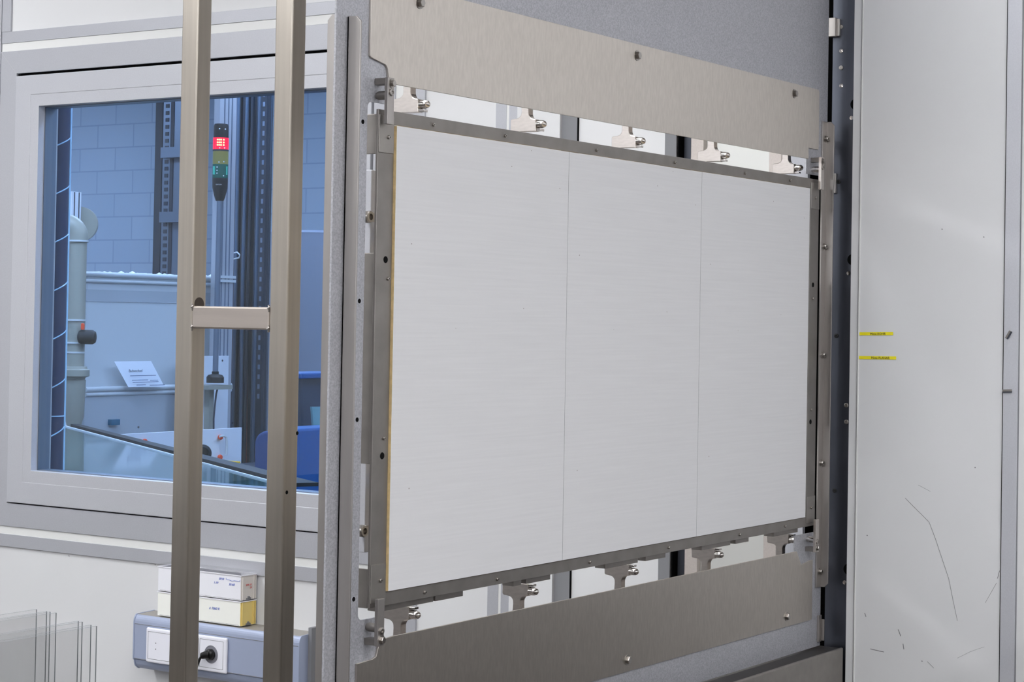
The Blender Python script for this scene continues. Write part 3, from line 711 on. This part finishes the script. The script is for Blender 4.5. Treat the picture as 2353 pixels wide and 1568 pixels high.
# ================================================================== neighbouring room
NX = 8.5
obj('wall_far', MB().box(NX, NX+.1, 1, 11, 0, 3.2), 'brick', kind='structure')
obj('wall_far_left', MB().box(WX+.10, NX, 11, 11.1, 0, 3.2), 'wall', kind='structure')
obj('wall_far_right', MB().box(WX+.13, NX, .9, 1.0, 0, 3.2), 'wall', kind='structure')
obj('wall_near', MB().box(WX+.11, WX+.12, GY1+.1, 11, 0, 3.2).box(WX+.11, WX+.12, 1, 1.36, 0, 3.2), 'wall', kind='structure')
for x, y in ((4.6, 2.6), (4.6, 5.0), (4.6, 8.0), (6.8, 3.2), (6.8, 6.0), (6.8, 9.0)):
    L = empty('ceiling_light', (x, y, 3.2), 'cool white ceiling light panel in the room behind the window, out of the picture', 'ceiling light', 'ceiling light panels of the neighbouring room')
    obj('light_frame', MB().ring((x-.33, x+.33, y-.63, y+.63), (x-.3, x+.3, y-.6, y+.6), 'z', 3.17, 3.2), 'alu', L)
    obj('diffuser', MB().box(x-.3, x+.3, y-.6, y+.6, 3.175, 3.195), 'lamp2', L)
def PZ(px, py, X=None, Y=None): return onX(px, py, X) if X is not None else onY(px, py, Y)

# spiral duct at the left edge of the window
DX = 3.585
e0 = onX(157, 245, DX); rD = .040; dy = (onX(120, 600, DX).y-onX(157, 600, DX).y)
dcx, dcy = DX+.01, e0.y+rD*1.42
sd = empty('spiral_duct', (dcx, dcy, 0), 'dark blue spiral-seamed duct standing at the left edge of the window', 'duct')
obj('duct_tube', MB().cyl((dcx, dcy, 0), (dcx, dcy, 3.15), rD, 40), 'tubeblue', sd, smooth=True)
hel = [(dcx+rD*1.01*math.cos(t), dcy+rD*1.01*math.sin(t), .3+.078*t/(2*math.pi)*1.62) for t in [i*math.pi/12 for i in range(24*20)]]
obj('spiral_seam', MB().tube(hel, .0018, 6), 'seam_highlight_blue', sd, smooth=True)
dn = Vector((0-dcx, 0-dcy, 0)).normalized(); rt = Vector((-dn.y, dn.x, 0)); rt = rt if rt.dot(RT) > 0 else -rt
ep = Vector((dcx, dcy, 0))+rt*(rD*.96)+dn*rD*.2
obj('edge_highlight', MB().tube([ep+Vector((0, 0, .05)), ep+Vector((0, 0, 3.1))], .0042, 10), 'seam_highlight_blue', sd, smooth=True)  # pale strip paints a highlight along the duct's right edge
obj('duct_joint', MB().lathe([(rD*1.03, 0), (rD*1.03, .003)], (dcx, dcy, onX(140, 959, DX).z), (0, 0, 1), 40), 'seam_highlight_blue', sd, smooth=True)

# grey plastic pipe with elbow, valve and flange
PYY = 5.62
a = onY(176, 700, PYY); px_, py_ = a.x, a.y
zz_ = lambda y: onY(176, y, PYY).z
sc_ = (Vector((px_, py_, 0)).dot(f0))/FPX      # metres per pixel there
pp = empty('waste_pipe', (px_, py_, 0), 'thick light grey plastic pipe with top elbow, flange and tapering foot behind the window', 'pipe')
rp = 20.5*sc_
zt_ = zz_(545)
obj('pipe', MB().cyl((px_, py_, zz_(850)), (px_, py_, zt_), rp, 32), 'pvc', pp, smooth=True)
lft = -RT; lft = Vector((lft.x, lft.y, 0)).normalized()
el = [Vector((px_, py_, zt_-.02)), Vector((px_, py_, zt_))]
Rr = 30*sc_
for i in range(1, 10):
    t = math.pi/2*i/9; el.append(Vector((px_, py_, zt_))+lft*Rr*(1-math.cos(t))+Vector((0, 0, Rr*math.sin(t))))
el.append(el[-1]+lft*.12)
obj('elbow', MB().tube(el, rp*1.12, 28), 'pvc', pp, smooth=True)
for y, k in ((556, 1.2), (738, 1.12), (790, 1.12), (812, 1.06)):
    obj('pipe_collar', MB().lathe([(rp*k, 0), (rp*k, 4*sc_)], (px_, py_, zz_(y)), (0, 0, 1), 32), 'tank', pp, smooth=True)
obj('flange', MB().lathe([(rp*1.1, 0), (rp*1.15, 4*sc_), (33*sc_, 8*sc_), (33*sc_, 22*sc_), (28*sc_, 24*sc_), (26*sc_, 30*sc_)], (px_, py_, zz_(872)), (0, 0, 1), 32), 'pvc', pp, smooth=True)
obj('reducer', MB().lathe([(11*sc_, 0), (12*sc_, 10*sc_), (22*sc_, 45*sc_), (25*sc_, 130*sc_)], (px_, py_, zz_(1003)), (0, 0, 1), 32), 'pvc', pp, smooth=True)
vk = onY(199, 775, PYY-.06)
vd = Vector((RT.x, RT.y, 0)).normalized()
obj('valve_knob', MB().lathe([(8*sc_, -20*sc_), (14*sc_, -17*sc_), (16.5*sc_, -12*sc_), (16.5*sc_, 14*sc_), (13*sc_, 20*sc_), (6*sc_, 22*sc_)], vk, vd, 24), 'rubber', pp, smooth=True)
vo = onY(190, 751, PYY-.06)
obj('valve_tab', MB().lathe([(4*sc_, -7*sc_), (4.5*sc_, 0), (4*sc_, 6*sc_), (2*sc_, 8*sc_)], vo, (0, 0, 1), 12), 'orange', pp, smooth=True)

# aluminium upright and round blower behind the pipe
u0, u1 = onY(166, 440, 5.9), onY(187, 440, 5.9)
au = empty('aluminium_upright', (u0.x, 5.9, 0), 'slotted aluminium profile rising behind the grey pipe elbow', 'profile')
obj('profile', MB().box(u0.x, u1.x, 5.9, 5.93, 0, u0.z), 'boardw', au)
for t in (.25, .75):
    xx = u0.x+(u1.x-u0.x)*t; obj('slot', MB().box(xx-.002, xx+.002, 5.898, 5.901, .2, u0.z-.002), 'strut_d', au)
obj('black_strap', MB().box(onY(156, 450, 5.92).x, onY(164, 450, 5.92).x, 5.935, 5.95, 1.6, onY(160, 449, 5.92).z), 'strut_d', au)
bc = onY(188, 516, 5.965)
bw = empty('blower_housing', bc, 'round grey blower housing half hidden behind the pipe elbow', 'blower')
obj('housing', MB().lathe([(.02, 0), (.05, .004), (38*sc_*1.02, .012), (41*sc_*1.02, .018), (41*sc_*1.02, .05)], bc, (-.8, -.6, 0), 40), 'pvc', bw, smooth=True)
obj('blower_stand', MB().box(bc.x-.06, bc.x-.03, bc.y-.02, bc.y+.01, 0, bc.z), 'strut_d', bw)
obj('hub', MB().lathe([(22*sc_, -.012), (24*sc_, 0), (24*sc_, .006)], bc, (-.8, -.6, 0), 30), 'tank', bw, smooth=True)

# white tank with rims
TY = 6.05
tl, tr_ = onY(198, 632, TY), onY(520, 640, TY)
zr = (tl.z+onY(515, 640, TY).z)/2; zl = onY(300, 897, TY).z
tx0, tx1 = tl.x, onY(517, 640, TY).x
tn = empty('process_tank', ((tx0+tx1)/2, TY+.4, 0), 'large pale plastic tank with rounded rims behind the grey pipe', 'tank')
obj('tank_wall', MB().box(tx0, tx1, TY, TY+.8, zl, zr), 'tank', tn, bevel=.01)
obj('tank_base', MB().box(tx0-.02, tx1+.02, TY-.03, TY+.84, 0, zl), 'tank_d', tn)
for z, r_ in ((zr, .011), (zr-.028, .008)):
    obj('upper_rim', MB().tube([(tx0-.02, TY-.006, z), (tx1, TY-.006, z)], r_, 12), 'tank', tn, smooth=True)
for z, r_ in ((zl+.010, .011), (zl-.012, .009)):
    obj('lower_rim', MB().tube([(tx0-.02, TY-.03, z), (tx1+.02, TY-.03, z)], r_, 12), 'tank', tn, smooth=True)
foam = MB()
for k in range(26):
    x = tx0+(tx1-tx0)*(k+.5)/26; foam.lathe([(.001, -.004), (.02, -.001), (.016, .006*random.uniform(.3, 1.4)), (.001, .010*random.uniform(.4, 1.5))], (x, TY+.012, zr+.006), (0, 0, 1), 10)
obj('film_edge', foam, 'boardw', tn, smooth=True)
obj('tank_darker_band', MB().box(tx0, tx1, TY-.003, TY, onY(300, 695, TY).z, onY(300, 668, TY).z), 'tank_d', tn)  # darker band across the tank wall below the upper rim
c0 = onY(252, 971, TY-.04); obj('teal_tab', MB().box(c0.x, onY(272, 971, TY-.04).x, TY-.05, TY-.03, c0.z-.012, c0.z+.012), 'tealbox', tn)
# paper notice leaning on the lower rim
A = onY(262, 831, TY-.05); B = onY(347, 830, TY-.05); Cc = onY(378, 889, TY-.075); D = onY(295, 890, TY-.075)
nt_ = empty('paper_notice', (A+B+Cc+D)/4, 'white paper notice headed Badwechsel leaning aslant on the pale tank', 'paper')
obj('paper', MB().quad(A, B, Cc, D, (0, .001, 0)), 'boardw', nt_)
tdir = (B-A).normalized()
sh_ = lambda t, s_: A.lerp(D, t)+(B-A)*s_+Vector((0, -.003-.02*t, 0))
text('Badwechsel', .0175, sh_(.42, .18), tdir, 'navy', nt_, thick=.0003)
ln = MB()
for t, a_, c_ in ((.57, .15, .85), (.74, .12, .55), (.76, .6, .82), (.82, .1, .8), (.93, .15, .4), (.95, .5, .92)):
    p, q = sh_(t, a_), sh_(t, c_); ln.quad(p, q, q+Vector((0, 0, .0022)), p+Vector((0, 0, .0022)), (0, .001, 0))
obj('text_lines', ln, 'seatblue', nt_)

# white control boards
BY = 5.66
def wb_(name, px0, px1, pyt, pyb, Y, label):
    p, q = onY(px0, pyt, Y), onY(px1, pyt-1, Y); zb2 = onY(px1, pyb, Y).z
    e = empty(name, ((p.x+q.x)/2, Y, zb2), label, 'board')
    obj('board', MB().box(p.x, q.x, Y, Y+.012, zb2, q.z), 'boardw', e, bevel=.001); return e, p, q
e1, p1, q1 = wb_('white_board', 212, 556, 984, 1110, BY, 'long white plastic board with orange knobs, behind the dark glass table')
zq = onY(555, 963, BY).z
def knob(e, px, py, Y, r=.012):
    c = onY(px, py, Y); return obj('orange_knob', MB().lathe([(r*.5, 0), (r*.9, .004), (r, .010), (r*.8, .016), (r*.3, .018)], c, (0, -1, 0), 18), 'orange', e, smooth=True)
for xx in (p1.x+.05, q1.x-.07): obj('board_leg', MB().box(xx, xx+.02, BY+.012, BY+.03, 0, q1.z-.05), 'strut_d', e1)
for px, py in ((329, 1015), (503, 1005), (502, 1051)): knob(e1, px, py, BY)
for px, py in ((318, 982), (534, 972)): c = onY(px, py, BY); obj('screw', MB().lathe([(.005, 0), (.004, .002)], c, (0, -1, 0), 10), 'strut_d', e1)
hs = [onY(x, y, BY-.03) for x, y in ((505, 1003), (514, 1002), (520, 1006), (521, 1020), (520, 1046))]
obj('clear_hose', MB().tube(hs, .005, 10), 'tank', e1, smooth=True)
e2, p2, q2 = wb_('white_board', 415, 526, 819, 1000, TY-.10, 'upright white plastic board behind the signal light pole')
c = onY(511, 829, TY-.10); obj('screw', MB().lathe([(.005, 0), (.004, .002)], c, (0, -1, 0), 10), 'strut_d', e2)

# signal light tower
TWY = 5.86
def tz(y): return onY(506, y, TWY).z
tc = onY(506.5, 380, TWY); sT = (Vector((tc.x, tc.y, 0)).dot(f0))/FPX
lc = onY(498, 700, TWY)
st = empty('signal_tower', (tc.x, TWY, onY(498, 880, TWY).z), 'signal light tower glowing red over yellow and green lenses on a grey pole', 'signal light')
def seg_(name, y0, y1, r0_, m_, r1_=None, par=st):
    return obj(name, MB().lathe([(r0_*sT, 0), ((r1_ or r0_)*sT, tz(y0)-tz(y1))], (tc.x, TWY, tz(y1)), (0, 0, 1), 32), m_, par, smooth=True)
obj('top_cap', MB().lathe([(17*sT, 0), (17*sT, tz(290)-tz(317)), (15*sT, tz(285)-tz(317)), (3*sT, tz(284)-tz(317))], (tc.x, TWY, tz(317)), (0, 0, 1), 32), 'rubber', st, smooth=True)
rl = seg_('red_lens', 317, 345, 18, 'red')
seg_('yellow_lens', 347, 378, 18, 'yel'); gl_ = seg_('green_lens', 378, 410, 18, 'grn')
seg_('lens_ring', 344, 348, 18.3, 'strut_d')
obj('tower_base', MB().lathe([(9*sT, 0), (12*sT, 8*sT), (17.5*sT, 30*sT), (18*sT, tz(409)-tz(462))], (tc.x, TWY, tz(462)), (0, 0, 1), 32), 'rubber', st, smooth=True)
tow = Vector((0-tc.x, 0-TWY, 0)).normalized()
hr = Vector((-tow.y, tow.x, 0)); hr = hr if hr.dot(RT) > 0 else -hr
ledm = MB(); sp_ = MB()
def on_t(px, py, r_=18.2):
    off = (px-506.5)*sT; k_ = math.sqrt(max(.01, (r_*sT)**2-off**2)); return Vector((tc.x, TWY, 0))+hr*off+tow*k_+Vector((0, 0, tz(py)))
for yy in (325.5, 331.5, 337.5):
    for xx in (499, 503, 507, 513): ledm.lathe([(1.9*sT, 0), (1.7*sT, .0015)], on_t(xx, yy), tow, 10)
obj('led_dot', ledm, 'led', rl)
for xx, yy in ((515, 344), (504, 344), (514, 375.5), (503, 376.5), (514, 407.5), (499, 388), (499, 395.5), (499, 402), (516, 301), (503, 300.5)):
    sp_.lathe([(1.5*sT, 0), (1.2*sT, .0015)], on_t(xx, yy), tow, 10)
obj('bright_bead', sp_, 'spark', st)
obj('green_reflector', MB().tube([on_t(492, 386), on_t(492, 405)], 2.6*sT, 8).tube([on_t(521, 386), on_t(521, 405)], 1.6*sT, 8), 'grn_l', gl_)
text('EATON', .0085*.9, on_t(497, 429, 18.6), hr, 'tank', st, thick=.0003)
zp = onY(498, 862, TWY).z
obj('pole', MB().cyl((lc.x, TWY, zp), (tc.x, TWY, tz(461)), 6.5*sT, 20), 'strut', st, smooth=True)
obj('pole_foot', MB().lathe([(20*sT, 0), (20*sT, 13*sT), (16*sT, 18*sT), (8*sT, 20*sT), (8*sT, 26*sT)], (lc.x, TWY, onY(498, 880, TWY).z), (0, 0, 1), 28), 'rubber', st, smooth=True)
shf = onY(500, 883, TWY)
obj('mounting_shelf', MB().box(shf.x-.10, shf.x+.055, TWY-.04, TWY+.06, shf.z-.022, shf.z-.004), 'pvc', st)
obj('pole_cable', MB().tube([onY(x, y, TWY-.02) for x, y in ((500, 893), (497, 905), (494, 930), (491, 963), (491, 990))], .004, 8), 'strut_d', st, smooth=True)
obj('shelf_bracket', MB().box(shf.x-.03, shf.x+.0, TWY+.02, TWY+.05, 0, shf.z-.022), 'pvc', st)
# twin aluminium profile and pale strip behind the tower
q0, q1 = onY(476, 500, TY-.02), onY(497, 500, TY-.02)
af = empty('aluminium_upright', ((q0.x+q1.x)/2, TY-.12, 0), 'tall blue-lit aluminium profile directly behind the signal light tower', 'profile')
ob_ = MB(); ob_.box(q0.x, q1.x+.05, TY-.085, TY-.05, 0, 3.1)
obj('profile', ob_, 'alu', af)
for t in (479, 488, 496): p = onY(t, 500, TY-.002); obj('slot', MB().box(p.x, p.x+.006, TY-.0865, TY-.084, .1, 3.1), 'strut', af)
for yy in (636, 645): p, q = onY(476, yy, TY-.03), onY(518, yy, TY-.03); obj('cross_bracket', MB().box(p.x, q.x, TY-.094, TY-.086, p.z-.006, p.z+.006), 'tank', af)

# dark post and perforated strut at the far wall
def column_at(name, px0, px1, X, m_, label, cat, thick=.06, ztop=3.19):
    y_a, y_b = onX(px0, 450, X).y, onX(px1, 450, X).y
    e = empty(name, (X, (y_a+y_b)/2, 0), label, cat)
    o = obj('strut', MB().box(X, X+thick, y_b, y_a, 0, ztop), m_, e); return e, y_b, y_a
column_at('dark_post', 354, 370, 8.30, 'strut_d', 'narrow dark post against the block wall, left of the perforated strut', 'post')
e3, ya, yb = column_at('perforated_strut', 372, 420, 8.20, 'strut', 'wide zinc mounting strut with punched holes and crosspieces, partly behind the left steel post', 'strut')
o = MB(); zc = 1.4
while zc < 3.1: o.box(8.197, 8.2, yb-.045, yb-.018, zc, zc+.022); zc += .04
obj('punched_hole', o, 'strut_d', e3)
obj('channel_groove', MB().box(8.196, 8.2, yb-.085, yb-.06, .5, 3.1), 'strut_d', e3)
for yy in (352, 500): p = onX(395, yy, 8.2); obj('crosspiece', MB().box(8.15, 8.2, ya-.05, yb-.03, p.z-.03, p.z+.03), 'strut', e3)

# bundle of hoses and cables
hx = 6.9
spec = [(529, 7, 'cab1', 0), (537, 5, 'cab1', 0), (545, 4, 'cab2', 0), (551, 3, 'cab3', 0), (557, 5, 'cab1', 1), (564, 4, 'cab2', 1), (570, 3.5, 'cab2', 0), (566, 1.6, 'cab4', 2), (575, 4, 'cab1', 1), (581, 3, 'cab3', 1), (587, 5, 'cab1', 0), (594, 4, 'cab2', 0), (600, 3, 'cab2', 1), (606, 5, 'cab1', 0), (612, 4, 'cab1', 0)]
bk = obj('cable_riser_back', MB().box(hx+.10, hx+.12, onX(616, 500, hx+.1).y, onX(524, 500, hx+.1).y, 0, 3.15), 'cab1', None, 'dark backing board behind the vertical bundle of hoses', 'board')
for k, (x_, r_, m_, wv) in enumerate(spec):
    p = onX(x_, 600, hx); s_ = (p.dot(FW))/FPX; ph = random.uniform(0, 6)
    y_off = p.y; pts = []
    for i in range(24):
        z = .2+i*2.9/23; dd = (.002 if wv == 0 else .005 if wv == 1 else .008)*math.sin(z*2.2+ph)
        pts.append((hx-.03*(k % 3)+.05, y_off+dd, z))
    nm = {'cab1': 'black', 'cab2': 'grey', 'cab3': 'clear', 'cab4': 'thin reddish'}[m_]
    obj('hose', MB().tube(pts, r_*s_, 10), m_, None, nm+' vertical hose in the bundle between the two steel posts, behind the window', 'hose', 'hoses in the vertical bundle: '+nm, smooth=True)
o = MB(); p = onX(604, 400, hx-.04); zc = 1.2
while zc < 2.9: o.box(p.x-.002, p.x, p.y-.006, p.y+.006, zc, zc+.022); zc += .045
o2 = empty('chain_strip', (p.x, p.y, 1.2), 'narrow dark chain strip with pale links beside the hose bundle', 'strip')
obj('strip_body', MB().box(p.x, p.x+.01, p.y-.018, p.y+.018, .8, 3.0), 'cab1', o2); obj('link', o, 'cab3', o2)
wr = [onX(x, y, hx-.06) for x, y in ((516, 573), (528, 577), (534, 582), (545, 580), (551, 586), (549, 593), (524, 598))]
obj('loose_wire', MB().tube(wr, .0035, 8), 'tank', None, 'thin pale wire loop sticking out before the hose bundle', 'wire', smooth=True)

# grey drum, navy tub, blue crate at right
gY = 6.2
p = onY(700, 527, gY); q = onY(760, 527, gY)
gt = empty('grey_drum', (q.x+.15, gY+.3, 0), 'tall smooth grey drum behind the right steel post', 'drum')
rg_ = .42
dcx2 = p.x+rg_; obj('drum_body', MB().lathe([(rg_*.98, 0), (rg_, .05), (rg_, p.z-.03), (rg_*1.01, p.z-.012), (rg_*.98, p.z)], (dcx2, gY+.25, 0), (0, 0, 1), 56), 'greytank', gt, smooth=True)
tY = 4.1
a = onY(686, 862, tY); c = onY(780, 862, tY); zb3 = onY(700, 1000, tY).z
tb = empty('navy_tub', ((a.x+c.x)/2, tY+.05, 0), 'dark navy plastic tub with bright blue rim, right of the right steel post', 'tub')
obj('tub_body', MB().prism([(a.x+.01, a.z), (c.x, a.z), (c.x-.08, 0), (a.x+.09, 0)], 'y', tY, tY+.10), 'navy', tb, bevel=.01)
obj('tub_rim', MB().box(a.x-.01, c.x+.02, tY-.02, tY+.12, a.z-.012, a.z+.006), 'bluep', tb, bevel=.004)
tg = onY(717, 935, tY-.08); tg2 = onY(760, 935, tY-.08); tg3 = onY(727, 1062, tY-.08); tg4 = onY(770, 1062, tY-.08)
obj('teal_glass_plate', MB().quad(tg3, tg4, tg2, tg, (0, .008, 0)), 'teal', None, 'pale teal glass plate leaning in front of the navy tub', 'glass plate')
bY = 3.86
a = onY(684, 986, bY); c = onY(790, 986, bY)
cr = empty('blue_crate', ((a.x+c.x)/2, bY+.2, 0), 'bright blue plastic crate low behind the window, right of the right steel post', 'crate')
obj('crate_body', MB().box(a.x, c.x, bY, bY+.10, .5, a.z), 'bluep', cr, bevel=.008)
obj('crate_stand', MB().box(a.x+.02, c.x-.02, bY+.01, bY+.09, 0, .5), 'strut_d', cr)
pq = onY(733, 1096, bY-.002); obj('crate_slot', MB().box(pq.x, pq.x+.03, bY-.003, bY+.002, pq.z-.008, pq.z+.008), 'teal', cr)
# blue chair back
chx = 5.6
a = onX(583, 1040, chx); c = onX(640, 1040, chx); zt2 = onX(600, 990, chx).z
ch = empty('office_chair', (chx+.1, (a.y+c.y)/2, 0), 'blue padded chair back behind the dark glass table, beside the right steel post', 'chair')
w2 = (a.y-c.y)/2; ym = (a.y+c.y)/2; zb4 = .72
P = [(ym-w2*.96, zb4), (ym+w2*.96, zb4), (ym+w2, zt2-.05)] + [(ym+w2*math.cos(t), zt2-.05+.05*math.sin(t)) for t in [math.pi*i/14 for i in range(1, 14)]] + [(ym-w2, zt2-.05)]
obj('backrest', MB().prism(P, 'x', chx, chx+.05), 'seatblue', ch, bevel=.012, seg=3)
obj('seat', MB().box(chx+.02, chx+.42, ym-.2, ym+.2, .44, .50), 'seatblue', ch, bevel=.02, seg=3)
obj('back_bar', MB().box(chx+.05, chx+.07, ym-.02, ym+.02, .44, .85), 'strut_d', ch)
obj('gas_column', MB().cyl((chx+.22, ym, .06), (chx+.22, ym, .44), .025), 'strut_d', ch)
for k in range(5):
    t = k*2*math.pi/5; obj('foot', MB().tube([(chx+.22, ym, .08), (chx+.22+.26*math.cos(t), ym+.26*math.sin(t), .03)], [.02, .014], 10), 'strut_d', ch)

# dark glass table close behind the window
HT = 1.148
L0 = onZ(150, 981, HT); L1 = onZ(610, 1105, HT)
L1 = L1 + (L1-L0)*.08
tb2 = empty('glass_table', ((L0+L1)/2-Vector((.3, 0, HT))), 'dark glossy glass-topped table with a white edge strip just behind the window', 'table')
n_ = Vector((-(L1-L0).y, (L1-L0).x, 0)).normalized()
if n_.dot(f0) > 0: n_ = -n_                    # towards the viewer
N0 = L0 + Vector((-1.62, -.3, 0)); N1 = Vector((3.68, L1.y-.05, HT))
N0 = Vector((3.68, L0.y-.6, HT))
obj('table_top', MB().quad(N0, N1, L1, L0, (0, 0, -.012)), 'tabletop', tb2)
d_ = (L1-L0).normalized()
obj('edge_strip', MB().quad(L0+n_*.003, L1+n_*.003, L1-n_*.003, L0-n_*.003, (0, 0, .004)), 'boardw', tb2)
obj('rear_upstand', MB().quad(L0-n_*.02, L1-n_*.02, L1-n_*.08, L0-n_*.05, (0, 0, .010)), 'rubber', tb2)
for p in (N0.lerp(L1, .1), N1.lerp(L0, .12), L0.lerp(N1, .08), L1.lerp(N0, .08)):
    obj('leg', MB().box(p.x-.02, p.x+.02, p.y-.02, p.y+.02, 0, HT-.012), 'strut_d', tb2)
wl = onZ(474, 1062, HT+.05)
wp = L0.lerp(L1, .66)-n_*.05
whp = onX(466, 1042, 4.62)
wh = empty('hand_wheel', whp, 'black round hand wheel beyond the white edge strip of the dark table', 'wheel')
obj('wheel_rim', MB().lathe([(.028, 0), (.028, .014), (.020, .018), (.018, .010), (.004, .010)], whp, (-.75, -.66, 0), 32), 'rubber', wh, smooth=True)
obj('wheel_bracket', MB().box(whp.x+.005, whp.x+.02, whp.y-.005, whp.y+.01, HT, whp.z), 'strut_d', wh)
yb_ = onY(522, 1066, BY-.10)
obj('yellow_tray', MB().box(yb_.x-.05, yb_.x+.04, BY-.14, BY-.06, yb_.z-.014, yb_.z+.010), 'yel2', None, 'small yellow tray at the foot of the white board, beyond the dark table', 'tray', bevel=.002)
obj('table_rear', MB().box(yb_.x-1.1, yb_.x+.5, BY-.20, BY-.002, 0, yb_.z-.014), 'strut_d', None, 'dark equipment base carrying the long white board behind the table', 'base')
